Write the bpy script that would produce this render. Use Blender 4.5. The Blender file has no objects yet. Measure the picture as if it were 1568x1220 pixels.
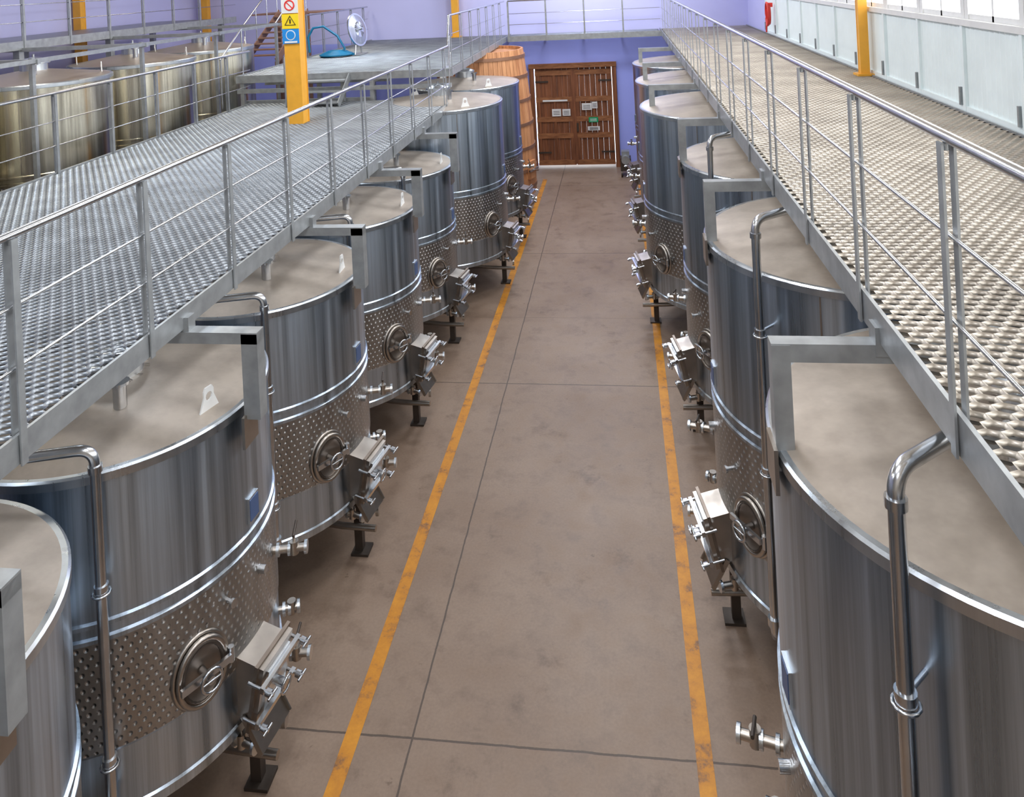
import bpy, math, random
import numpy as np
from mathutils import Vector, Matrix, Quaternion
random.seed(7)
sc = bpy.context.scene
try:
    sc.view_settings.view_transform = 'Standard'
    sc.view_settings.look = 'None'
except Exception as e:
    print(e)

# ------------------------------------------------------------------ materials
def newmat(name):
    m = bpy.data.materials.new(name); m.use_nodes = True
    nt = m.node_tree; b = nt.nodes['Principled BSDF']
    return m, nt, b
def N(nt, t, **kw):
    n = nt.nodes.new(t)
    for k, v in kw.items(): setattr(n, k, v)
    return n
def math_(nt, op, a, b=None, c=None):
    n = N(nt, 'ShaderNodeMath', operation=op)
    for i, v in enumerate((a, b, c)):
        if v is None: continue
        if isinstance(v, (int, float)): n.inputs[i].default_value = v
        else: nt.links.new(v, n.inputs[i])
    return n.outputs[0]
def ramp(nt, fac, stops):
    r = N(nt, 'ShaderNodeValToRGB')
    e = r.color_ramp.elements
    while len(e) < len(stops): e.new(0.5)
    for i, (p, c) in enumerate(stops):
        e[i].position = p; e[i].color = (*c, 1)
    nt.links.new(fac, r.inputs[0]); return r.outputs[0]
def noise(nt, vec, scale, detail=3, rough=0.5):
    n = N(nt, 'ShaderNodeTexNoise'); n.inputs['Scale'].default_value = scale
    n.inputs['Detail'].default_value = detail; n.inputs['Roughness'].default_value = rough
    if vec is not None: nt.links.new(vec, n.inputs['Vector'])
    return n.outputs[0]
def mapping(nt, sc_, kind='Object', loc=(0, 0, 0)):
    tc = N(nt, 'ShaderNodeTexCoord'); mp = N(nt, 'ShaderNodeMapping')
    mp.inputs['Scale'].default_value = sc_; mp.inputs['Location'].default_value = loc
    nt.links.new(tc.outputs[kind], mp.inputs[0]); return mp.outputs[0]
def mixc(nt, fac, a, b, mode='MIX'):
    n = N(nt, 'ShaderNodeMix', data_type='RGBA', blend_type=mode)
    for i, v in ((0, fac), (6, a), (7, b)):
        if isinstance(v, (int, float)): n.inputs[i].default_value = v
        elif isinstance(v, tuple): n.inputs[i].default_value = (*v, 1)
        else: nt.links.new(v, n.inputs[i])
    return n.outputs[2]
def simple(name, col, metal=0, rough=0.5, var=0.12, vs=6.0, emit=0):
    m, nt, b = newmat(name)
    v = mapping(nt, (1, 1, 1))
    f = noise(nt, v, vs, 4)
    c1 = tuple(x * (1 - var) for x in col); c2 = tuple(min(1, x * (1 + var)) for x in col)
    nt.links.new(ramp(nt, f, [(0.3, c1), (0.7, c2)]), b.inputs['Base Color'])
    b.inputs['Metallic'].default_value = metal; b.inputs['Roughness'].default_value = rough
    if emit:
        b.inputs['Emission Color'].default_value = (*col, 1); b.inputs['Emission Strength'].default_value = emit
    return m
def steel(name, c1, c2, rough=0.3, dimple=0, metal=1.0, aniso=0.75, sfreq=4):
    m, nt, b = newmat(name)
    v = mapping(nt, (sfreq, sfreq, 0.07))
    f = noise(nt, v, 2.0, 5, 0.68)
    v2 = mapping(nt, (1, 1, 1)); g = noise(nt, v2, 2.3, 4)
    col = ramp(nt, f, [(0.34, c1), (0.66, c2)])
    col = mixc(nt, math_(nt, 'MULTIPLY', g, 0.25), col, tuple(x * 0.7 for x in c1))
    r = math_(nt, 'ADD', math_(nt, 'MULTIPLY', f, 0.24), rough - 0.12)
    nt.links.new(r, b.inputs['Roughness'])
    b.inputs['Metallic'].default_value = metal
    if aniso:
        b.inputs['Anisotropic'].default_value = aniso
        b.inputs['Anisotropic Rotation'].default_value = 0.25
        t = N(nt, 'ShaderNodeTangent', direction_type='RADIAL', axis='Z')
        nt.links.new(t.outputs[0], b.inputs['Tangent'])
    if dimple:
        tc = N(nt, 'ShaderNodeTexCoord'); s = N(nt, 'ShaderNodeSeparateXYZ')
        nt.links.new(tc.outputs['Object'], s.inputs[0])
        ang = math_(nt, 'ARCTAN2', s.outputs[1], s.outputs[0])
        u = math_(nt, 'MULTIPLY', ang, dimple / (2 * math.pi))
        vv = math_(nt, 'DIVIDE', s.outputs[2], 0.050)
        row = math_(nt, 'FLOOR', vv)
        u = math_(nt, 'ADD', u, math_(nt, 'MULTIPLY', math_(nt, 'FLOORED_MODULO', row, 2), 0.5))
        fx = math_(nt, 'SUBTRACT', math_(nt, 'FRACT', math_(nt, 'ADD', u, 1000)), 0.5)
        fy = math_(nt, 'SUBTRACT', math_(nt, 'FRACT', vv), 0.5)
        fx = math_(nt, 'MULTIPLY', fx, 1.15)
        d = math_(nt, 'SQRT', math_(nt, 'ADD', math_(nt, 'MULTIPLY', fx, fx), math_(nt, 'MULTIPLY', fy, fy)))
        mr = N(nt, 'ShaderNodeMapRange'); nt.links.new(d, mr.inputs[0])
        mr.inputs[1].default_value = 0.06; mr.inputs[2].default_value = 0.32
        mr.inputs[3].default_value = 0; mr.inputs[4].default_value = 1
        bp = N(nt, 'ShaderNodeBump'); bp.inputs['Strength'].default_value = 0.75
        bp.inputs['Distance'].default_value = 0.009
        nt.links.new(mr.outputs[0], bp.inputs['Height']); nt.links.new(bp.outputs[0], b.inputs['Normal'])
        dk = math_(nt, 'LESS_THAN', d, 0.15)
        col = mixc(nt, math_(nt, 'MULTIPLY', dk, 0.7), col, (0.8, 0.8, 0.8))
    nt.links.new(col, b.inputs['Base Color'])
    return m

M_SHELL = steel('brushed_steel_glint_shell', (0.29, 0.345, 0.41), (0.64, 0.74, 0.86), 0.31, metal=1.0, aniso=0.68, sfreq=5)  # brushed grain; streak contrast and blue also paint in bright highlights
M_JACK = steel('dimpled_steel_jacket', (0.33, 0.325, 0.32), (0.48, 0.47, 0.46), 0.34, dimple=124, metal=1.0, aniso=0.4)
M_LID = steel('dusty_steel_lid', (0.37, 0.32, 0.275), (0.54, 0.475, 0.41), 0.42, metal=0.6, aniso=0, sfreq=1)
M_RIM = steel('steel_rim', (0.55, 0.60, 0.66), (0.68, 0.73, 0.78), 0.30, aniso=0)
M_PIPE = simple('polished_steel_pipe', (0.55, 0.57, 0.60), 1, 0.24)
M_DARK = simple('dark_painted_steel', (0.07, 0.055, 0.045), 0.5, 0.5)
M_GOLD = steel('warm_brushed_steel', (0.42, 0.38, 0.30), (0.88, 0.84, 0.70), 0.22, sfreq=3, aniso=0.6)
M_GLID = steel('warm_steel_lid', (0.42, 0.35, 0.29), (0.52, 0.45, 0.38), 0.36, metal=0.8, aniso=0, sfreq=1)
M_GJACK = steel('warm_dimpled_jacket', (0.36, 0.33, 0.28), (0.54, 0.50, 0.43), 0.34, dimple=124, aniso=0.4)
M_GALV = simple('galvanised_steel', (0.35, 0.37, 0.385), 0.6, 0.42, 0.15, 9)
M_GRATE = simple('galvanised_grating', (0.29, 0.315, 0.345), 0.75, 0.40, 0.2, 3)
M_GRATE_TAN = simple('tan_grating', (0.38, 0.345, 0.30), 0.7, 0.40, 0.2, 2)  # tan copy of the grating colour for the right walkway
M_BRASS = simple('hatch_gasket_bronze', (0.22, 0.18, 0.15), 0.8, 0.4)
M_PLATE = simple('hatch_plate_steel', (0.44, 0.40, 0.36), 1.0, 0.33)
M_WHITE = simple('white_paint', (0.75, 0.76, 0.76), 0, 0.5, 0.04)
M_BLUE = simple('blue_label', (0.05, 0.09, 0.2), 0, 0.4)
M_YCOL = simple('yellow_painted_steel', (0.78, 0.38, 0.035), 0, 0.45, 0.06)
M_SIGNY = simple('sign_yellow', (0.9, 0.65, 0.02), 0, 0.4, 0.02)
M_SIGNB = simple('sign_blue', (0.02, 0.25, 0.65), 0, 0.4, 0.02)
M_SIGNR = simple('sign_red', (0.75, 0.03, 0.02), 0, 0.4, 0.02)
M_BLACK = simple('sign_black', (0.01, 0.01, 0.01), 0, 0.5, 0.0)
M_GREEN = simple('exit_green', (0.0, 0.35, 0.15), 0, 0.4, 0.02)
M_HOSEB = simple('blue_rubber_hose', (0.0, 0.16, 0.32), 0, 0.4)
M_HOSER = simple('red_rubber_hose', (0.6, 0.03, 0.02), 0, 0.4)
M_LAV = simple('lavender_wall_paint', (0.36, 0.42, 0.99), 0, 0.7, 0.03, 0.7)
M_LAVL = simple('pale_lavender_wall_paint', (0.55, 0.56, 0.90), 0, 0.7, 0.04, 0.7)
M_CREAM = simple('cream_wall_paint', (0.55, 0.48, 0.39), 0, 0.7, 0.08, 0.7)
M_CEIL = simple('timber_ceiling', (0.46, 0.38, 0.29), 0, 0.7, 0.1, 1)
M_PANEL = simple('pale_blue_panel', (0.80, 0.89, 0.91), 0, 0.4, 0.04, 2)
M_HOOP = simple('iron_hoop', (0.30, 0.16, 0.10), 0.5, 0.45)
M_BROWNST = simple('brown_stair_steel', (0.25, 0.14, 0.10), 0.2, 0.5)

def floor_mat():
    m, nt, b = newmat('worn_concrete')
    v = mapping(nt, (1, 1, 1))
    big = noise(nt, v, 0.55, 6, 0.6); med = noise(nt, v, 3.5, 6, 0.65); fine = noise(nt, v, 40, 3)
    c = ramp(nt, big, [(0.3, (0.235, 0.158, 0.110)), (0.7, (0.325, 0.238, 0.178))])
    c2 = ramp(nt, med, [(0.30, (0.6, 0.55, 0.52)), (0.5, (1, 1, 1)), (0.75, (1.0, 0.97, 0.93))])
    c = mixc(nt, 0.6, c, c2, 'MULTIPLY')
    c = mixc(nt, 0.3, c, ramp(nt, fine, [(0.3, (0.6, 0.6, 0.6)), (0.7, (1, 1, 1))]), 'MULTIPLY')
    st = noise(nt, mapping(nt, (1, 1, 1), loc=(7, 3, 0)), 1.6, 8, 0.7)
    c = mixc(nt, 0.65, c, ramp(nt, st, [(0.0, (1, 1, 1)), (0.58, (1, 1, 1)), (0.70, (0.45, 0.39, 0.36))]), 'MULTIPLY')
    sp = noise(nt, mapping(nt, (1, 1, 1), loc=(2, 9, 0)), 9, 3, 0.6)
    c = mixc(nt, 0.6, c, ramp(nt, sp, [(0.0, (1, 1, 1)), (0.70, (1, 1, 1)), (0.76, (0.4, 0.34, 0.3))]), 'MULTIPLY')
    tc = N(nt, 'ShaderNodeTexCoord'); s = N(nt, 'ShaderNodeSeparateXYZ'); nt.links.new(tc.outputs['Object'], s.inputs[0])
    wob = math_(nt, 'MULTIPLY', math_(nt, 'SUBTRACT', med, 0.5), 0.026)
    def joint(coord, off, period, w):
        yy = math_(nt, 'ADD', math_(nt, 'SUBTRACT', coord, off - period / 2), wob)
        fy = math_(nt, 'FLOORED_MODULO', yy, period)
        return math_(nt, 'LESS_THAN', math_(nt, 'ABSOLUTE', math_(nt, 'SUBTRACT', fy, period / 2)), w)
    j = joint(s.outputs[0], -1.85, 40, 0.008)
    k = joint(s.outputs[1], 5.83, 5.25, 0.009)
    k2 = math_(nt, 'MULTIPLY', joint(s.outputs[1], 13.25, 10.5, 0.007), 0.45)
    jj = math_(nt, 'MAXIMUM', math_(nt, 'MAXIMUM', j, k), k2)
    c = mixc(nt, math_(nt, 'MULTIPLY', jj, 0.75), c, (0.04, 0.028, 0.022))
    nt.links.new(c, b.inputs['Base Color'])
    nt.links.new(math_(nt, 'ADD', math_(nt, 'MULTIPLY', med, 0.3), 0.36), b.inputs['Roughness'])
    bp = N(nt, 'ShaderNodeBump'); bp.inputs['Strength'].default_value = 0.15
    nt.links.new(fine, bp.inputs['Height']); nt.links.new(bp.outputs[0], b.inputs['Normal'])
    return m
def line_mat():
    m, nt, b = newmat('worn_yellow_line')
    v = mapping(nt, (1, 1, 1)); f = noise(nt, v, 3, 6, 0.75)
    c = ramp(nt, f, [(0.36, (0.20, 0.10, 0.05)), (0.47, (0.54, 0.215, 0.018)), (0.7, (0.70, 0.30, 0.02))])
    nt.links.new(c, b.inputs['Base Color']); b.inputs['Roughness'].default_value = 0.5
    return m
def wood_mat(name, c1, c2, sc_=(14, 14, 0.8)):
    m, nt, b = newmat(name)
    v = mapping(nt, sc_); f = noise(nt, v, 1.5, 5, 0.6)
    nt.links.new(ramp(nt, f, [(0.3, c1), (0.7, c2)]), b.inputs['Base Color']); b.inputs['Roughness'].default_value = 0.5
    return m
M_FLOOR = floor_mat(); M_LINE = line_mat()
M_DOOR = wood_mat('dark_door_wood', (0.11, 0.035, 0.014), (0.30, 0.11, 0.045))
M_DOOR2 = wood_mat('door_rail_wood', (0.18, 0.065, 0.025), (0.38, 0.16, 0.065), (3, 14, 14))
M_VAT = wood_mat('oak_stave_wood', (0.38, 0.15, 0.06), (0.70, 0.35, 0.16), (6, 6, 0.4))

# ------------------------------------------------------------------ builder
class MB:
    def __init__(s): s.v = []; s.f = []; s.m = []; s.s = []; s.mats = []
    def mi(s, m):
        if m not in s.mats: s.mats.append(m)
        return s.mats.index(m)
    def add(s, vs, fs, m, smooth=False, M=None):
        o = len(s.v); k = s.mi(m)
        for p in vs:
            p = Vector(p); s.v.append(tuple(M @ p if M is not None else p))
        for f in fs: s.f.append(tuple(i + o for i in f)); s.m.append(k); s.s.append(smooth)
    def box(s, c, d, m, M=None, R=None):
        hx, hy, hz = d[0] / 2, d[1] / 2, d[2] / 2; c = Vector(c)
        vs = [Vector((x, y, z)) for z in (-hz, hz) for y in (-hy, hy) for x in (-hx, hx)]
        if R is not None: vs = [R @ v for v in vs]
        s.add([v + c for v in vs], [(0, 2, 3, 1), (4, 5, 7, 6), (0, 1, 5, 4), (2, 6, 7, 3), (0, 4, 6, 2), (1, 3, 7, 5)], m, False, M)
    def tube(s, pts, r, m, n=12, M=None, closed=False, cap=True):
        pts = [Vector(p) for p in pts]; L = len(pts); vs = []; fs = []
        prev = None
        for i, p in enumerate(pts):
            if closed: t = (pts[(i + 1) % L] - pts[i - 1]).normalized()
            elif i == 0: t = (pts[1] - p).normalized()
            elif i == L - 1: t = (p - pts[i - 1]).normalized()
            else: t = ((p - pts[i - 1]).normalized() + (pts[i + 1] - p).normalized()).normalized()
            if prev is None:
                a = Vector((0, 0, 1)) if abs(t.z) < 0.9 else Vector((1, 0, 0))
                x = t.cross(a).normalized()
            else: x = (prev - t * prev.dot(t)).normalized()
            prev = x; y = t.cross(x)
            rr = r[i] if isinstance(r, (list, tuple)) else r
            for k in range(n):
                a = 2 * math.pi * k / n; vs.append(p + (x * math.cos(a) + y * math.sin(a)) * rr)
        for i in range(L if closed else L - 1):
            j = (i + 1) % L
            for k in range(n): fs.append((i * n + k, i * n + (k + 1) % n, j * n + (k + 1) % n, j * n + k))
        s.add(vs, fs, m, True, M)
        if cap and not closed:
            s.add(vs[:n], [tuple(reversed(range(n)))], m, False, M); s.add(vs[-n:], [tuple(range(n))], m, False, M)
    def cyl(s, a, b, r, m, n=14, M=None, r2=None):
        s.tube([a, b], [r, r if r2 is None else r2], m, n, M)
    def rev(s, prof, mats, n=96, M=None):
        for i in range(len(prof) - 1):
            (r0, z0), (r1, z1) = prof[i], prof[i + 1]
            m = mats[i] if isinstance(mats, list) else mats
            vs = []; fs = []
            for k in range(n):
                a = 2 * math.pi * k / n; c, q = math.cos(a), math.sin(a)
                vs += [(r0 * c, r0 * q, z0), (r1 * c, r1 * q, z1)]
            for k in range(n):
                a, b = 2 * k, 2 * ((k + 1) % n)
                if r0 < 1e-6: fs.append((a, a + 1, b + 1))
                elif r1 < 1e-6: fs.append((a, a + 1, b))
                else: fs.append((a, a + 1, b + 1, b))
            s.add(vs, fs, m, True, M)
    def build(s, name, loc=(0, 0, 0)):
        me = bpy.data.meshes.new(name); me.from_pydata(s.v, [], s.f)
        for m in s.mats: me.materials.append(m)
        me.polygons.foreach_set('material_index', s.m); me.polygons.foreach_set('use_smooth', s.s)
        me.update()
        import bmesh
        bm = bmesh.new(); bm.from_mesh(me); bmesh.ops.recalc_face_normals(bm, faces=bm.faces); bm.to_mesh(me); bm.free()
        ob = bpy.data.objects.new(name, me); ob.location = loc
        sc.collection.objects.link(ob); return ob

def bend(p0, p1, p2, r, n=6):
    p0, p1, p2 = map(Vector, (p0, p1, p2))
    a = p1 + (p0 - p1).normalized() * r; b = p1 + (p2 - p1).normalized() * r
    out = []
    for i in range(n + 1):
        t = i / n; out.append(a * (1 - t) ** 2 + p1 * 2 * t * (1 - t) + b * t * t)
    return out

# ------------------------------------------------------------------ tank
def frameM(a, z, r, side):
    o = Vector((side * math.cos(a), -math.sin(a), 0)); zz = Vector((0, 0, 1)); y = zz.cross(o)
    M = Matrix(((o.x, y.x, 0, o.x * r), (o.y, y.y, 0, o.y * r), (0, 0, 1, z), (0, 0, 0, 1)))
    return M
def box_hatch(b, M, opened=False):
    b.box((0.03, 0, 0), (0.20, 0.32, 0.40), M_PLATE, M)
    b.box((0.135, 0, 0), (0.025, 0.40, 0.48), M_BRASS, M)
    b.box((0.165, 0, 0), (0.035, 0.36, 0.44), M_PLATE, M)
    b.box((0.19, 0, 0), (0.02, 0.26, 0.34), M_RIM, M)
    for zz in (-0.13, 0.13):
        b.box((0.215, 0, zz), (0.03, 0.46, 0.04), M_PIPE, M)
        for yy in (-0.215, 0.215):
            b.cyl((0.10, yy, zz), (0.30, yy, zz), 0.012, M_PIPE, 8, M)
            b.cyl((0.245, yy, zz), (0.28, yy, zz), 0.026, M_PIPE, 10, M)
            b.cyl((0.29, yy - 0.05, zz), (0.29, yy + 0.05, zz), 0.009, M_PIPE, 8, M)
    b.cyl((0.19, 0, 0), (0.28, 0, 0), 0.03, M_PIPE, 12, M)
    b.tube([(0.28, 0.06 * math.cos(t), 0.06 * math.sin(t)) for t in [i * math.pi / 8 for i in range(16)]], 0.008, M_PIPE, 6, M, closed=True)
    R = Matrix.Rotation(math.radians(48), 3, 'Y')
    b.box((0.16, 0, -0.29), (0.27, 0.34, 0.014), M_PLATE, M, R)
    b.box((0.16, 0.17, -0.275), (0.27, 0.012, 0.04), M_PLATE, M, R)
    b.box((0.16, -0.17, -0.275), (0.27, 0.012, 0.04), M_PLATE, M, R)
def round_hatch(b, M):
    el = lambda ry, rz, x, n=28: [(x, ry * math.cos(2 * math.pi * i / n), rz * math.sin(2 * math.pi * i / n)) for i in range(n)]
    b.tube(el(0.185, 0.225, 0.0), 0.018, M_PLATE, 8, M, closed=True)
    b.tube(el(0.165, 0.205, 0.035), 0.020, M_PLATE, 8, M, closed=True)
    b.tube(el(0.14, 0.18, 0.04), 0.014, M_DARK, 8, M, closed=True)
    n = 24; vs = []; fs = []
    for j, (k, x) in enumerate(((0.14, 0.035), (0.115, 0.008), (0.06, -0.004), (0.0, -0.008))):
        for i in range(n):
            t = 2 * math.pi * i / n; vs.append((x + 0.02, k * math.cos(t), k * 1.28 * math.sin(t)))
    for j in range(3):
        for i in range(n): fs.append((j * n + i, j * n + (i + 1) % n, (j + 1) * n + (i + 1) % n, (j + 1) * n + i))
    b.add(vs, fs, M_BRASS, True, M)
    b.box((0.085, 0, 0.0), (0.025, 0.35, 0.045), M_PIPE, M)
    b.cyl((0.02, 0, 0), (0.15, 0, 0), 0.026, M_PIPE, 12, M)
    b.tube([(0.15, 0.07 * math.cos(t), 0.07 * math.sin(t)) for t in [i * math.pi / 8 for i in range(16)]], 0.011, M_PIPE, 6, M, closed=True)
    b.cyl((0.15, -0.07, 0), (0.15, 0.07, 0), 0.008, M_PIPE, 6, M)
    b.cyl((0.06, 0.19, -0.05), (0.06, 0.19, 0.05), 0.022, M_PIPE, 8, M)
def valve(b, M, L=0.2, handle=True):
    b.cyl((-0.03, 0, 0), (L, 0, 0), 0.028, M_PLATE, 12, M)
    for x in (0.03, L * 0.45, L - 0.02): b.cyl((x, 0, 0), (x + 0.022, 0, 0), 0.048, M_RIM, 14, M)
    b.cyl((L * 0.62, 0, -0.04), (L * 0.62, 0, 0.055), 0.034, M_PLATE, 12, M)
    if handle:
        b.cyl((L * 0.62, 0, 0.03), (L * 0.62, 0, 0.10), 0.01, M_PLATE, 8, M)
        b.cyl((L * 0.62, -0.02, 0.10), (L * 0.62, 0.13, 0.12), 0.011, M_DARK, 8, M)
def make_tank(x, y, r, H, side, name='wine_tank', gold=False, pipe=True, hatch=True, lug=-15, zb=None, n=96, spin=0.0):
    b = MB()
    S, J, L = (M_GOLD, M_GJACK, M_GLID) if gold else (M_SHELL, M_JACK, M_LID)
    zb = H - 0.95 if zb is None else zb
    prof = [(0.0, H + 0.16), (0.24, H + 0.145), (r - 0.03, H + 0.012), (r, H + 0.012), (r + 0.014, H), (r + 0.014, H - 0.05), (r, H - 0.055),
            (r, zb + 0.045), (r + 0.016, zb + 0.035), (r + 0.016, zb + 0.01), (r, zb), (r, zb - 0.05), (r + 0.016, zb - 0.06), (r + 0.016, zb - 0.085),
            (r + 0.008, zb - 0.09), (r + 0.008, 1.12), (r, 1.10), (r, 0.74), (r + 0.014, 0.73), (r + 0.014, 0.67), (r, 0.66), (r * 0.35, 0.42), (0.0, 0.40)]
    mats = [L, L, M_RIM, M_RIM, M_RIM, M_RIM, S, S, S, S, S, S, S, S, J, S, S, S, S, S, S, S]
    b.rev(prof, mats, n)
    b.rev([(0.0, H + 0.36), (0.15, H + 0.33), (0.21, H + 0.29), (0.235, H + 0.285), (0.235, H + 0.255), (0.20, H + 0.25), (0.20, H + 0.13)], M_RIM, 32)
    b.cyl((0.0, 0.0, H + 0.34), (0, 0, H + 0.40), 0.02, M_PIPE, 8)
    b.cyl((side * 0.30, -0.38, H + 0.10), (side * 0.30, -0.38, H + 0.26), 0.045, M_PIPE, 12)
    b.cyl((side * 0.30, -0.38, H + 0.26), (side * 0.30, -0.38, H + 0.28), 0.07, M_PIPE, 12)
    M = frameM(math.radians(62), 0, r, side); b.box((0.0, 0, (H + zb) / 2), (0.006, 0.012, H - zb - 0.12), M_PLATE, M)
    for la in ((lug, lug + 180) if lug is not None else ()):
        M = frameM(math.radians(-la), H, r - 0.16, side)
        hole = [(0.0, 0.03 * math.cos(t), 0.125 + 0.03 * math.sin(t)) for t in [i * math.pi / 5 for i in range(10)]]
        out = [(0, 0.045, 0.125), (0, 0.045, 0.165), (0, 0.03, 0.19), (0, -0.03, 0.19), (0, -0.045, 0.165), (0, -0.045, 0.125), (0, -0.10, 0.0), (0, -0.05, 0.0), (0, 0.05, 0.0), (0, 0.10, 0.0)]
        vs = []
        for dx in (-0.006, 0.006):
            vs += [(dx, h[1], h[2]) for h in hole] + [(dx, o[1], o[2]) for o in out]
        fs = []
        for i in range(10):
            j = (i + 1) % 10
            fs += [(i, j, 10 + j, 10 + i), (20 + i, 20 + j, 30 + j, 30 + i), (10 + i, 10 + j, 30 + j, 30 + i), (i, j, 20 + j, 20 + i)]
        b.add(vs, fs, M_WHITE, False, M)
    for a in (0, 72, 144, 216, 288):
        M = frameM(math.radians(a), 0, r - 0.10, side)
        b.box((0, 0, 0.38), (0.08, 0.08, 0.74), M_DARK, M)
        b.box((0.02, 0, 0.012), (0.18, 0.18, 0.024), M_DARK, M)
        b.box((0.05, 0, 0.70), (0.12, 0.12, 0.22), M_PLATE, M)
    if hatch:
        box_hatch(b, frameM(math.radians(9), 0.98, r, side) @ Matrix.Rotation(math.radians(12), 4, 'Y'))
        round_hatch(b, frameM(math.radians(32), 1.32, r, side))
        valve(b, frameM(math.radians(-14), 1.50, r, side), 0.26)
        valve(b, frameM(math.radians(-8), 0.80, r, side), 0.28)
        valve(b, frameM(math.radians(16), 0.58, r - 0.22, side), 0.34)
        valve(b, frameM(math.radians(-22), 0.92, r, side), 0.16, False)
        b.tube([(0, 0, 0.44), (0, 0, 0.34), (side * (r - 0.25), -0.1, 0.32), (side * (r + 0.12), -0.12, 0.32)], 0.032, M_PLATE, 10)
        M = frameM(math.radians(-7), 0.32, r + 0.05, side); b.cyl((0, 0, 0), (0.03, 0, 0), 0.05, M_PLATE, 12, M)
        M = frameM(math.radians(4), zb + 0.18, r, side)
        b.box((0.005, 0, 0), (0.02, 0.13, 0.18), M_RIM, M); b.box((0.014, 0, 0), (0.01, 0.11, 0.15), M_BLUE, M)
        M = frameM(math.radians(2), zb - 0.3, r, side); b.cyl((0, 0, 0), (0.06, 0, 0), 0.03, M_PIPE, 10, M)
        M = frameM(math.radians(20), 1.62, r, side); b.cyl((0, 0, 0), (0.05, 0, 0), 0.018, M_PIPE, 10, M); b.cyl((0.05, 0, 0), (0.07, 0, 0), 0.03, M_PIPE, 10, M)
    if pipe:
        if side > 0: px, py, pz, ex, ey = 0.59, -1.05, H + 0.22, -0.75, -0.22
        else: px, py, pz, ex, ey = -1.03, -1.03, H + 0.48, 0.38, 0.30
        top = (px, py, pz)
        pts = [(px + ex, py + ey, pz)] + bend((px + ex, py + ey, pz), top, (px, py, 0.8), 0.10) + [(px, py, 0.75)]
        b.tube(pts, 0.032, M_PIPE, 14)
        for zz in (pz - 0.12, pz - 0.85, pz - 1.9):
            b.cyl((px, py, zz - 0.02), (px, py, zz + 0.02), 0.042, M_PIPE, 14)
        v = Vector((px, py, 0)); d = v.normalized()
        for zz in (pz - 0.85, pz - 1.9):
            e = d * (r - 0.01)
            b.cyl((e.x, e.y, zz), (px, py, zz), 0.012, M_PIPE, 8)
            b.tube([(px + 0.05 * math.cos(t), py + 0.05 * math.sin(t), zz - 0.03) for t in [i * math.pi / 6 for i in range(12)]], 0.008, M_PIPE, 6, closed=True)
        e = d * (r - 0.02)
        b.tube([(px, py, 0.76), (px, py, 0.72), (e.x, e.y, 0.72)], 0.03, M_PIPE, 10)
        b.cyl((px, py, 0.80), (px, py, 0.86), 0.05, M_PIPE, 12)
    return b.build(name, (x, y, 0))

LX, LP, LY0 = -3.89, 2.31, 5.43
leftY = [LY0 + LP * k for k in (-2, -1, 0, 1, 2, 3)]
for i, y in enumerate(leftY): make_tank(LX, y, 1.085, 2.84, 1, lug=(-16 if i <= 2 else 2))
bigL = [14.78, 17.38]
for y in bigL: make_tank(-3.53, y, 1.22, 3.48, 1, zb=2.0, lug=-50, pipe=False)
RX = 1.97
rightY = [1.15, 4.13, 7.15, 10.1]
for y in rightY: make_tank(RX, y, 1.30, 3.40, -1, zb=2.05, lug=None)
bigR = [13.15, 16.3, 19.45]
for y in bigR: make_tank(1.75, y, 1.48, 3.56, -1, zb=2.05, lug=None, pipe=False)
for y in (8.85, 11.45, 14.05, 16.55): make_tank(-9.35, y, 1.12, 4.56, 1, gold=True, pipe=False, hatch=False, zb=3.2, lug=40)

# ------------------------------------------------------------------ wooden vat
b = MB(); n = 60
vt = MB()
for k in range(n):
    a0 = 2 * math.pi * (k + 0.03) / n; a1 = 2 * math.pi * (k + 0.97) / n
    vs = []; zs = [0.30, 1.2, 2.2, 3.1, 3.98]; rs = [1.27, 1.28, 1.25, 1.18, 1.09]
    for z, r in zip(zs, rs):
        for a in (a0, a1): vs.append((r * math.cos(a), r * math.sin(a), z))
        for a in (a1, a0): vs.append(((r - 0.06) * math.cos(a), (r - 0.06) * math.sin(a), z))
    fs = []
    for j in range(4):
        for q in range(4): fs.append((4 * j + q, 4 * j + (q + 1) % 4, 4 * j + 4 + (q + 1) % 4, 4 * j + 4 + q))
    fs += [(0, 1, 2, 3), (16, 17, 18, 19)]
    vt.add(vs, fs, M_VAT)
for z, r in ((0.5, 1.277), (0.95, 1.287), (1.5, 1.279), (2.1, 1.26), (2.7, 1.222), (3.3, 1.172), (3.8, 1.12)):
    vt.rev([(r - 0.02, z + 0.04), (r + 0.012, z + 0.04), (r + 0.016, z - 0.04), (r - 0.02, z - 0.04)], M_HOOP, 60)
vt.rev([(0, 3.90), (1.08, 3.90)], M_VAT, 40); vt.rev([(0, 0.40), (1.24, 0.40)], M_VAT, 40)
for a in range(0, 360, 60):
    M = frameM(math.radians(a), 0.15, 1.0, 1); vt.box((0, 0, 0.02), (0.3, 0.25, 0.34), M_VAT, M)
vt.cyl((0, 0, 3.88), (0, 0, 4.05), 0.25, M_RIM, 24)
M = frameM(math.radians(20), 0.95, 1.28, 1); vt.box((0.02, 0, 0), (0.08, 0.34, 0.44), M_VAT, M); vt.box((0.08, 0, 0), (0.04, 0.46, 0.05), M_PIPE, M)
vt.cyl((0.07, 0, 0), (0.22, 0, 0), 0.02, M_PIPE, 8, M)
vt.build('wooden_wine_vat', (-3.6, 20.1, 0))

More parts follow.
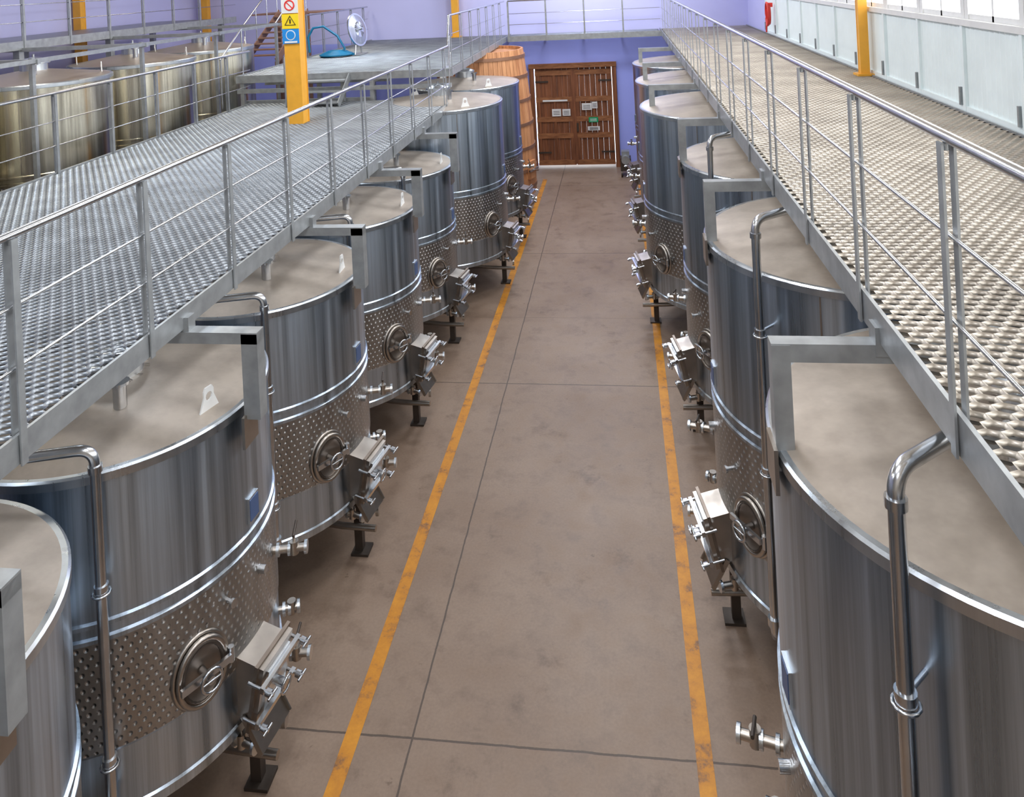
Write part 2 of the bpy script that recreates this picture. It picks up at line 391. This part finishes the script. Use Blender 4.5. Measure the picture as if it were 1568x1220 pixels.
# ------------------------------------------------------------------ grating decks
def grating(x0, x1, y0, y1, z, name, mat, px=0.092, py=0.060, k=0.74):
    ny = int((y1 - y0) / py); nx = int((x1 - x0) / px)
    J, I = np.meshgrid(np.arange(ny + 1), np.arange(nx + 1), indexing='ij')
    cx = x0 + (I + 0.5 * (J % 2)) * px; cy = y0 + J * py
    ok = (cx <= x1)
    cx = cx[ok]; cy = cy[ok]; n = len(cx)
    hx = np.array([0, .5, .5, 0, -.5, -.5]) * px; hy = np.array([2 / 3, 1 / 3, -1 / 3, -2 / 3, -1 / 3, 1 / 3]) * py
    V = np.zeros((n, 18, 3))
    V[:, :6, 0] = cx[:, None] + hx; V[:, :6, 1] = cy[:, None] + hy; V[:, :6, 2] = z
    V[:, 6:12, 0] = cx[:, None] + hx * k; V[:, 6:12, 1] = cy[:, None] + hy * k; V[:, 6:12, 2] = z - 0.006
    V[:, 12:, 0] = cx[:, None] + hx * k; V[:, 12:, 1] = cy[:, None] + hy * k; V[:, 12:, 2] = z - 0.020
    q = []
    for a in range(6):
        c = (a + 1) % 6
        q.append((a, 6 + a, 6 + c, c)); q.append((6 + a, 12 + a, 12 + c, 6 + c))
    Q = np.array(q); F = (np.arange(n)[:, None, None] * 18 + Q[None]).reshape(-1)
    nf = n * 12
    me = bpy.data.meshes.new(name)
    me.vertices.add(n * 18); me.vertices.foreach_set('co', V.reshape(-1))
    me.loops.add(nf * 4); me.loops.foreach_set('vertex_index', F.astype(np.int32))
    me.polygons.add(nf); me.polygons.foreach_set('loop_start', (np.arange(nf) * 4).astype(np.int32))
    me.update(calc_edges=True); me.materials.append(mat); me.validate()
    ob = bpy.data.objects.new(name, me); sc.collection.objects.link(ob); return ob
def empty(name, loc=(0, 0, 0)):
    e = bpy.data.objects.new(name, None); e.location = loc; sc.collection.objects.link(e); return e
def rail(b, p0, p1, h=1.05, pitch=1.14, start=0.0, rods=(0.36, 0.68)):
    p0 = Vector(p0); p1 = Vector(p1); d = (p1 - p0); L = d.length; t = d.normalized()
    s = Vector((-t.y, t.x, 0)).normalized(); up = Vector((0, 0, 1))
    b.cyl(p0 + up * h, p1 + up * h, 0.022, M_PIPE, 12)
    for q in rods: b.cyl(p0 + up * q, p1 + up * q, 0.008, M_PIPE, 8)
    k = start
    ang = math.atan2(t.y, t.x)
    R = Matrix.Rotation(ang, 3, 'Z')
    while k <= L + 1e-3:
        p = p0 + t * k
        for o in (-0.022, 0.022):
            c = p + s * o; b.box((c.x, c.y, c.z + h / 2 - 0.08), (0.045, 0.010, h + 0.12), M_GALV, None, R)
        b.cyl(p + up * (h - 0.05), p + up * h, 0.012, M_GALV, 8)
        k += pitch
def beam(b, p0, p1, w, h, m=None):
    p0 = Vector(p0); p1 = Vector(p1); c = (p0 + p1) / 2; d = p1 - p0
    R = d.to_track_quat('X', 'Z').to_matrix()
    b.box(c, (d.length, w, h), m or M_GALV, None, R)

ZL, ZR = 3.54, 4.08
YB = 23.7
e = empty('mesh_walkway')
g = grating(-7.36, -3.26, -3, 14.86, ZL, 'walkway_grating', M_GRATE); g.parent = e
b = MB()
beam(b, (-3.2, -3, ZL - 0.055), (-3.2, 14.9, ZL - 0.055), 0.02, 0.15); beam(b, (-3.23, -3, ZL - 0.12), (-3.23, 14.9, ZL - 0.12), 0.07, 0.012)
beam(b, (-7.4, -3, ZL - 0.055), (-7.4, 14.9, ZL - 0.055), 0.02, 0.15)
for x in (-4.6, -6.0): beam(b, (x, -3, ZL - 0.07), (x, 14.9, ZL - 0.07), 0.05, 0.09)
y = -2.6
while y < 14.9: beam(b, (-7.4, y, ZL - 0.05), (-3.2, y, ZL - 0.05), 0.04, 0.05); y += 1.14
rail(b, (-3.2, -3.15, ZL), (-3.2, 14.3, ZL), start=0.0)
rail(b, (-7.4, -3.15, ZL), (-7.4, 14.9, ZL), start=0.0)
for ty in leftY:
    fy = ty - 0.16
    beam(b, (-2.64, fy, ZL - 0.19), (-5.2, fy, ZL - 0.19), 0.11, 0.08)
    b.box((-2.70, fy, ZL - 0.46), (0.12, 0.11, 0.60), M_GALV)
    b.box((-2.80 + 0.05, fy, 2.70), (0.02, 0.20, 0.22), M_PLATE)
    b.box((-3.2, fy, ZL - 0.12), (0.09, 0.09, 0.14), M_GALV)
    b.box((-3.75, fy, ZL - 0.15), (0.08, 0.08, 0.12), M_GALV)
for (x, y) in ((-7.3, -2), (-7.3, 4), (-7.3, 9.5), (-7.3, 14.5), (-5.3, 4.55), (-5.3, 0.0)):
    b.box((x, y, (ZL - 0.1) / 2), (0.12, 0.12, ZL - 0.1), M_GALV)
o = b.build('walkway_frame'); o.parent = e

# raised platform
e = empty('raised_platform')
g = grating(-7.66, -3.36, 14.98, 23.6, ZR, 'platform_grating', M_GRATE); g.parent = e
b = MB()
for x in (-7.7, -3.3): beam(b, (x, 14.9, ZR - 0.055), (x, YB - 0.02, ZR - 0.055), 0.03, 0.15)
beam(b, (-7.7, 14.92, ZR - 0.055), (-3.3, 14.92, ZR - 0.055), 0.03, 0.15)
beam(b, (-7.7, 14.95, ZR - 0.30), (-3.3, 14.95, ZR - 0.30), 0.08, 0.08)
beam(b, (-7.7, 16.2, ZR - 0.30), (-4.9, 16.2, ZR - 0.30), 0.08, 0.08)
beam(b, (-7.7, 15.1, ZL - 0.02), (-4.9, 15.1, ZL - 0.02), 0.10, 0.10)
for x in (-7.6, -6.5, -5.5, -4.9):
    b.box((x, 14.97, (ZR - 0.1) / 2), (0.08, 0.08, ZR - 0.1), M_GALV); beam(b, (x, 15, ZR - 0.16), (x, 23.6, ZR - 0.16), 0.06, 0.08)
y = 15.6
while y < 23.6: beam(b, (-7.7, y, ZR - 0.05), (-3.3, y, ZR - 0.05), 0.04, 0.05); y += 1.14
rail(b, (-3.3, 15.0, ZR), (-3.3, 22.5, ZR), pitch=1.1)
rail(b, (-7.7, 18.6, ZR), (-7.7, 23.4, ZR), pitch=1.1)
for q in (1.05, 0.68, 0.36): b.cyl((-3.2, 14.3, ZL + q), (-3.3, 15.0, ZR + q), 0.02 if q > 1 else 0.009, M_PIPE, 10)
for i in range(3): b.box((-5.8, 14.35 + 0.2 * i, ZL + 0.09 + 0.18 * i - 0.02), (0.9, 0.24, 0.03), M_GALV)
for x in (-6.27, -5.33): beam(b, (x, 14.2, ZL + 0.02), (x, 14.9, ZR - 0.05), 0.02, 0.14)
for x in (-7.7, -6.4): # inclined braces/handrail at the left end of the platform
    b.cyl((x, 14.3, ZL + 0.95), (x, 15.2, ZR + 0.95), 0.018, M_PIPE, 8); b.cyl((x, 14.3, ZL), (x, 14.3, ZL + 0.95), 0.018, M_PIPE, 8); b.cyl((x, 15.2, ZR - 0.05), (x, 15.2, ZR + 0.95), 0.018, M_PIPE, 8)
for y in (19, 23.4):
    for x in (-7.6, -5.2): b.box((x, y, (ZR - 0.1) / 2), (0.1, 0.1, ZR - 0.1), M_GALV)
o = b.build('platform_frame'); o.parent = e

# right walkway + back crosswalk
e = empty('mesh_walkway')
g = grating(1.24, 3.66, -3, 23.6, ZR, 'walkway_grating', M_GRATE_TAN); g.parent = e
g = grating(-3.2, 1.10, 22.62, 23.6, ZR, 'crosswalk_grating', M_GRATE); g.parent = e
b = MB()
beam(b, (1.18, -3, ZR - 0.055), (1.18, YB - 0.02, ZR - 0.055), 0.02, 0.16); beam(b, (1.21, -3, ZR - 0.13), (1.21, YB - 0.02, ZR - 0.13), 0.07, 0.012)
beam(b, (3.68, -3, ZR - 0.055), (3.68, YB - 0.02, ZR - 0.055), 0.02, 0.15)
for x in (2.05, 2.85): beam(b, (x, -3, ZR - 0.07), (x, YB - 0.02, ZR - 0.07), 0.05, 0.09)
y = -2.7
while y < YB - 0.1: beam(b, (1.18, y, ZR - 0.05), (3.68, y, ZR - 0.05), 0.04, 0.05); y += 1.15
rail(b, (1.18, -2.65, ZR), (1.18, 22.55, ZR), pitch=1.15)
beam(b, (-3.25, 22.56, ZR - 0.055), (1.18, 22.56, ZR - 0.055), 0.02, 0.16)
rail(b, (-3.20, 22.56, ZR), (1.15, 22.56, ZR), pitch=1.1)
for x in (-2.2, -1.1, 0): beam(b, (x, 22.56, ZR - 0.05), (x, 23.68, ZR - 0.05), 0.04, 0.06)
for ty in rightY + bigR:
    fy = ty - 0.1; xe = 0.66 if ty < 12 else 0.42
    beam(b, (xe, fy, ZR - 0.19), (2.4, fy, ZR - 0.19), 0.09, 0.09)
    b.box((xe + 0.045, fy, ZR - 0.46), (0.09, 0.10, 0.62), M_GALV)
    b.box((xe - 0.01, fy, 3.33), (0.02, 0.20, 0.22), M_PLATE)
    b.box((1.2, fy, ZR - 0.13), (0.10, 0.10, 0.14), M_GALV)
for y in (2.65, 8.6, 14.7, 21.3): b.box((3.5, y, (ZR - 0.1) / 2), (0.12, 0.12, ZR - 0.1), M_GALV)
o = b.build('walkway_frame'); o.parent = e

# far-left upper walkway
b = MB()
b.box((-11.75, 8.0, 5.06), (2.2, 25, 0.03), M_GRATE)
beam(b, (-10.62, -4.5, 5.03), (-10.62, 20.7, 5.03), 0.03, 0.16)
rail(b, (-10.62, -4, 5.08), (-10.62, 20.7, 5.08), pitch=1.2)
for y in (-3, 3, 10.2, 12.75, 15.3, 20):
    b.box((-10.7, y, 2.5), (0.12, 0.12, 5.0), M_GALV); b.box((-12.7, y, 2.5), (0.12, 0.12, 5.0), M_GALV)
for y in (10.15, 12.75, 15.3, 18.2): beam(b, (-12.7, y, 4.95), (-8.2, y, 4.95), 0.06, 0.07)
beam(b, (-8.25, 8, 4.96), (-8.25, 18.2, 4.96), 0.05, 0.06)
for y in (10.15, 12.75, 15.3, 18.2): b.box((-8.32, y + 0.0, 2.5), (0.06, 0.06, 5.0), M_GALV)
b.build('upper_walkway')

# stair beside the platform
b = MB()
for i in range(8):
    b.box((-9.0, 18.9 + 0.24 * i, 4.2 + 0.13 * i - 0.05), (0.8, 0.27, 0.03), M_BROWNST)
for x in (-9.42, -8.58):
    beam(b, (x, 18.7, 4.0), (x, 20.9, 5.15), 0.03, 0.2, M_BROWNST)
    b.cyl((x, 18.75, 4.95), (x, 20.85, 6.1), 0.02, M_PIPE)
    for i in range(4): b.cyl((x, 18.8 + 0.65 * i, 4.05 + 0.34 * i), (x, 18.8 + 0.65 * i, 4.98 + 0.355 * i), 0.015, M_PIPE, 8)
    b.box((x, 18.75, 2.0), (0.08, 0.08, 4.0), M_BROWNST); b.box((x, 20.85, 2.55), (0.08, 0.08, 5.1), M_BROWNST)
b.box((-9.0, 21.4, 5.12), (2.4, 1.2, 0.04), M_BROWNST)
b.build('access_stair')

# ------------------------------------------------------------------ room
b = MB(); b.box((-4.9, 9.5, -0.1), (18.2, 29.5, 0.2), M_FLOOR); b.build('floor')
for x in (-2.32, 0.35):
    b = MB(); b.add([(x - 0.06, -4, 0.003), (x + 0.06, -4, 0.003), (x + 0.06, 22.3, 0.003), (x - 0.06, 22.3, 0.003)], [(0, 1, 2, 3)], M_LINE)
    b.build('floor_marking_line')
DX0, DX1, DH = -2.68, -0.28, 3.02
b = MB()
def wallbox(b, x0, x1, z0, z1, m): b.box(((x0 + x1) / 2, YB + 0.15, (z0 + z1) / 2), (x1 - x0, 0.3, z1 - z0), m)
wallbox(b, -13.8, DX0, 0, 4.0, M_LAV); wallbox(b, DX1, 4.0, 0, 4.0, M_LAV); wallbox(b, DX0, DX1, DH, 4.0, M_LAV); wallbox(b, -13.8, 4.0, 4.0, 8.5, M_LAVL)
b.build('wall_back')
b = MB(); b.box((-13.65, 9.5, 4.25), (0.3, 29, 8.5), M_LAVL); b.build('wall_left')
b = MB(); b.box((-4.9, -5.15, 4.25), (18.2, 0.3, 8.5), M_CREAM); b.build('wall_front')
XW = 3.75
b = MB(); b.box((XW + 0.12, 9.35, 2.03), (0.24, 28.7, 4.06), M_CREAM)
b.box((XW + 0.12, 9.35, 8.0), (0.24, 28.7, 1.0), M_CREAM)
b.box((XW + 0.12, 22.2, 5.78), (0.24, 3.0, 3.44), M_LAVL)
b.build('wall_right')
b = MB(); b.box((-4.9, 9.35, 8.6), (18.2, 29.3, 0.2), M_CEIL)
for y in range(-4, 24, 4): b.box((-4.9, y, 8.3), (17.4, 0.2, 0.4), M_WHITE)
b.build('ceiling')
b = MB()
ys = np.arange(-4.9, 20.7, 0.055)
vs = []; fs = []
for i, yy in enumerate(ys):
    x = XW - (0.016 if i % 2 else 0.0); vs += [(x, yy, 4.1), (x, yy, 5.05)]
for i in range(len(ys) - 1): fs.append((2 * i, 2 * i + 2, 2 * i + 3, 2 * i + 1))
b.add(vs, fs, M_PANEL)
b.box((XW + 0.03, 7.9, 4.58), (0.04, 25.6, 0.95), M_PANEL)
y = -4.9
while y < 20.8:
    b.box((XW - 0.02, y, 4.58), (0.05, 0.06, 1.0), M_PANEL); b.box((XW - 0.05, y + 0.07, 4.25), (0.03, 0.03, 0.2), M_GALV); y += 1.28
b.box((XW - 0.01, 7.9, 5.07), (0.09, 25.6, 0.07), M_WHITE); b.box((XW - 0.01, 7.9, 4.11), (0.06, 25.6, 0.08), M_PANEL)
b.build('corrugated_wall_panels')
k = 1; y = -4.9
while y < 20.6:
    b = MB(); L = 1.28
    for yy in (y + 0.05, y + L - 0.05): b.box((XW + 0.05, yy, 6.28), (0.1, 0.09, 2.42), M_WHITE)
    b.box((XW + 0.04, y + L / 2, 6.28), (0.06, 0.04, 2.42), M_WHITE)
    for zz in (5.13, 5.42, 6.3, 7.46): b.box((XW + 0.05, y + L / 2, zz), (0.08, L, 0.07), M_WHITE)
    b.cyl((XW - 0.02, y + L / 2 - 0.1, 5.50), (XW - 0.02, y + L / 2 + 0.06, 5.50), 0.015, M_GALV, 8)
    b.build('window_%d' % k); k += 1; y += L
# door
b = MB()
W = DX1 - DX0; YD = YB + 0.06
b.box(((DX0 + DX1) / 2, YB - 0.06, DH + 0.06), (W + 0.24, 0.12, 0.14), M_DOOR2)
for x in (DX0 - 0.04, DX1 + 0.04): b.box((x, YB - 0.06, DH / 2), (0.13, 0.12, DH), M_DOOR)
for s_ in (0, 1):
    x0 = DX0 + 0.05 + s_ * (W / 2 - 0.03); x1 = x0 + W / 2 - 0.06; npk = 7; w = (x1 - x0) / npk
    for i in range(npk): b.box((x0 + w * (i + 0.5), YD, DH / 2 + 0.035), (w - 0.003, 0.04, DH - 0.10), M_DOOR)
    for zz in (0.14, 0.95, 1.45, 2.05, 2.86): b.box(((x0 + x1) / 2, YD - 0.045, zz), (x1 - x0, 0.05, 0.15), M_DOOR2)
    for xx in (x0 + 0.07, x1 - 0.07, (x0 + x1) / 2): b.box((xx, YD - 0.04, DH / 2 + 0.035), (0.12 if xx != (x0 + x1) / 2 else 0.07, 0.05, DH - 0.1), M_DOOR)
    for zz in (0.45, 2.6): b.box((x0 + 0.2 if s_ == 0 else x1 - 0.2, YD - 0.08, zz), (0.4, 0.012, 0.05), M_DARK)
b.box(((DX0 + DX1) / 2 - 0.005, YD - 0.06, DH / 2 + 0.035), (0.11, 0.05, DH - 0.12), M_DOOR)
b.box((-2.05, YD - 0.08, 2.02), (0.75, 0.012, 0.05), M_WHITE)
b.box((-1.40, YD - 0.10, 1.2), (0.05, 0.05, 0.25), M_DARK)
b.build('door_1')
for (x, z, w, h, m) in ((-2.02, 1.66, 0.27, 0.22, M_WHITE), (-1.72, 1.66, 0.24, 0.2, M_WHITE), (-1.10, 1.82, 0.3, 0.2, M_WHITE), (-0.86, 1.86, 0.16, 0.2, M_WHITE), (-0.92, 1.42, 0.28, 0.15, M_GREEN), (-0.92, 1.16, 0.36, 0.12, M_WHITE)):
    b = MB(); b.box((x, YD - 0.095, z), (w, 0.012, h), m)
    for i in range(3): b.box((x, YD - 0.103, z - h * 0.25 + i * h * 0.22), (w * 0.7, 0.004, 0.012), M_BLACK if m is M_WHITE else M_WHITE)
    b.build('door_notice')

# columns
def column(x, y, z0, z1, w=0.24):
    b = MB()
    b.box((x, y - w / 2 + 0.01, (z0 + z1) / 2), (w, 0.02, z1 - z0), M_YCOL); b.box((x, y + w / 2 - 0.01, (z0 + z1) / 2), (w, 0.02, z1 - z0), M_YCOL)
    b.box((x, y, (z0 + z1) / 2), (w * 0.92, w * 0.9, z1 - z0), M_YCOL)
    b.box((x, y, z0 + 0.015), (w + 0.12, w + 0.12, 0.03), M_YCOL)
    return b.build('yellow_column')
column(-5.45, 12.65, 0, 8.5, 0.27); column(3.60, 12.35, ZR, 8.5, 0.13); column(-4.95, 23.5, ZR, 8.5, 0.2); column(-13.3, 17.9, 0, 8.5, 0.2); column(-13.0, 23.4, 0, 8.5, 0.2)
b = MB()
x, y = -5.45, 12.49
for z, m in ((5.52, M_WHITE), (5.26, M_SIGNY), (5.01, M_SIGNB)): b.box((x, y, z), (0.29, 0.01, 0.245), m)
ring = lambda r, z: [(x + r * math.cos(t), y - 0.008, z + r * math.sin(t)) for t in [i * math.pi / 12 for i in range(24)]]
b.tube(ring(0.08, 5.53), 0.012, M_SIGNR, 6, closed=True); b.cyl((x - 0.055, y - 0.008, 5.585), (x + 0.055, y - 0.008, 5.475), 0.009, M_SIGNR, 6)
b.tube([(x - 0.09, y - 0.008, 5.20), (x + 0.09, y - 0.008, 5.20), (x, y - 0.008, 5.35)], 0.010, M_BLACK, 6, closed=True); b.box((x, y - 0.008, 5.26), (0.02, 0.006, 0.07), M_BLACK)
b.cyl((x, y - 0.004, 5.03), (x, y - 0.010, 5.03), 0.085, M_WHITE, 24); b.cyl((x, y - 0.010, 5.03), (x, y - 0.014, 5.03), 0.07, M_SIGNB, 24); b.box((x, y - 0.008, 4.915), (0.22, 0.006, 0.03), M_WHITE)
b.build('safety_sign')

# hose coil + round lid on the platform
b = MB(); pts = []
for i in range(120):
    t = i * 2 * math.pi / 24; r = 0.42 - 0.003 * i / 1.5
    pts.append((r * math.cos(t), r * math.sin(t), 0.035 + 0.02 * (i % 24) / 24 + 0.02 * (i // 24)))
pts += [(0.25, -0.1, 0.2), (0.0, 0.1, 0.5), (-0.35, 0.1, 0.75), (-0.6, 0.05, 0.72), (-0.72, 0.0, 0.5), (-0.7, 0, 0.12)]
b.tube(pts, 0.030, M_HOSEB, 8); b.build('blue_hose_coil', (-6.95, 18.6, ZR))
b = MB()
M = Matrix.Translation((0, 0, 0.62)) @ Matrix.Rotation(math.radians(-12), 4, 'Z') @ Matrix.Rotation(math.radians(78), 4, 'Y')
b.rev([(0, 0.07), (0.2, 0.06), (0.38, 0.02), (0.42, 0.02), (0.42, -0.02), (0.38, -0.02), (0.2, 0.02), (0, 0.03)], M_RIM, 40, M)
b.cyl((0, 0, 0.05), (0, 0, 0.16), 0.03, M_PIPE, 12, M)
b.cyl((0.0, 0.25, 0.0), (0.0, 0.10, 0.5), 0.02, M_PIPE); b.cyl((0.0, -0.25, 0.0), (0.0, -0.10, 0.5), 0.02, M_PIPE)
b.box((0, 0, 0.012), (0.3, 0.6, 0.02), M_GALV)
b.build('tank_manhole_lid', (-6.5, 18.9, ZR + 0.002))
# red hose on the right wall
b = MB(); pts = []
for i in range(90):
    t = i * 2 * math.pi / 18; pts.append((-0.03 - 0.012 * (i // 18) + 0.0, (0.13 + 0.006 * (i // 18)) * math.cos(t), (0.24 + 0.01 * (i // 18)) * math.sin(t)))
b.tube(pts, 0.024, M_HOSER, 8); b.box((0.0, 0, 0.22), (0.10, 0.14, 0.1), M_SIGNR); b.cyl((-0.06, 0.1, 0.1), (-0.08, 0.16, -0.45), 0.02, M_HOSER)
b.build('fire_hose', (XW - 0.13, 19.6, 4.62))
# small pump by the door
b = MB(); b.box((0, 0, 0.35), (0.3, 0.4, 0.35), M_DARK); b.cyl((0, -0.3, 0.5), (0, 0.2, 0.5), 0.12, M_GALV, 16); b.box((0, 0, 0.62), (0.22, 0.25, 0.18), M_GALV)
for xx in (-0.12, 0.12):
    for yy in (-0.17, 0.17): b.cyl((xx - 0.02, yy, 0.09), (xx + 0.02, yy, 0.09), 0.09, M_DARK, 14)
b.build('transfer_pump', (-0.02, 22.6, 0))

# ------------------------------------------------------------------ lights
def area(name, loc, rot, sx, sy, P, col):
    l = bpy.data.lights.new(name, 'AREA'); l.shape = 'RECTANGLE'; l.size = sx; l.size_y = sy; l.energy = P; l.color = col
    o = bpy.data.objects.new(name, l); o.location = loc; o.rotation_euler = rot; sc.collection.objects.link(o); return o
for y in (-2, 2, 6, 10, 14, 18, 22): area('band_lamp_aisle', (-1.0, y, 8.05), (0, 0, 0), 1.2, 1.2, {18: 230, 22: 200}.get(y, 140), (0.92, 0.95, 1.0))  # unseen lamps, split up to band the tanks, stronger towards the back wall
for y in (2, 10, 18): area('band_lamp_left', (-6.6, y, 8.05), (0, 0, 0), 1.0, 1.6, 140, (0.82, 0.90, 1.0))  # more unseen lamps added overhead for separate streaks on the steel
for y in (6, 11, 16, 21): area('warm_lamp_far_left', (-8.6, y - 1, 8.05), (0, 0, 0), 0.7, 1.2, 80, (1.0, 0.90, 0.72))  # unseen warm lamps added for yellow reflections on the far-left tanks
area('window_daylight', (XW + 0.35, 7.9, 6.25), (0, math.radians(90), 0), 2.3, 25.5, 1050, (1.0, 0.97, 0.92))

w = bpy.data.worlds.new('World'); sc.world = w; w.use_nodes = True
bg = w.node_tree.nodes['Background']; bg.inputs[0].default_value = (0.85, 0.92, 1.0, 1); bg.inputs[1].default_value = 3.0

# ------------------------------------------------------------------ camera
cam = bpy.data.cameras.new('camera'); co = bpy.data.objects.new('camera', cam); sc.collection.objects.link(co)
cam.sensor_width = 36; cam.sensor_fit = 'HORIZONTAL'
cam.lens = 1200 / 1568 * 36
cam.shift_x = 0.0; cam.shift_y = -644 / 1568
cam.clip_start = 0.05; cam.clip_end = 200
yaw = math.radians(7.64); roll = 0.05
fwd = Vector((-math.sin(yaw), math.cos(yaw), 0)); right = Vector((math.cos(yaw), math.sin(yaw), 0)); up = Vector((0, 0, 1))
c_, s_ = math.cos(roll), math.sin(roll)
cx = right * c_ - up * s_
cy = right * s_ + up * c_
cz = -fwd
Mx = Matrix(((cx.x, cy.x, cz.x, 0), (cx.y, cy.y, cz.y, 0), (cx.z, cy.z, cz.z, 5.8), (0, 0, 0, 1)))
co.matrix_world = Mx
sc.camera = co
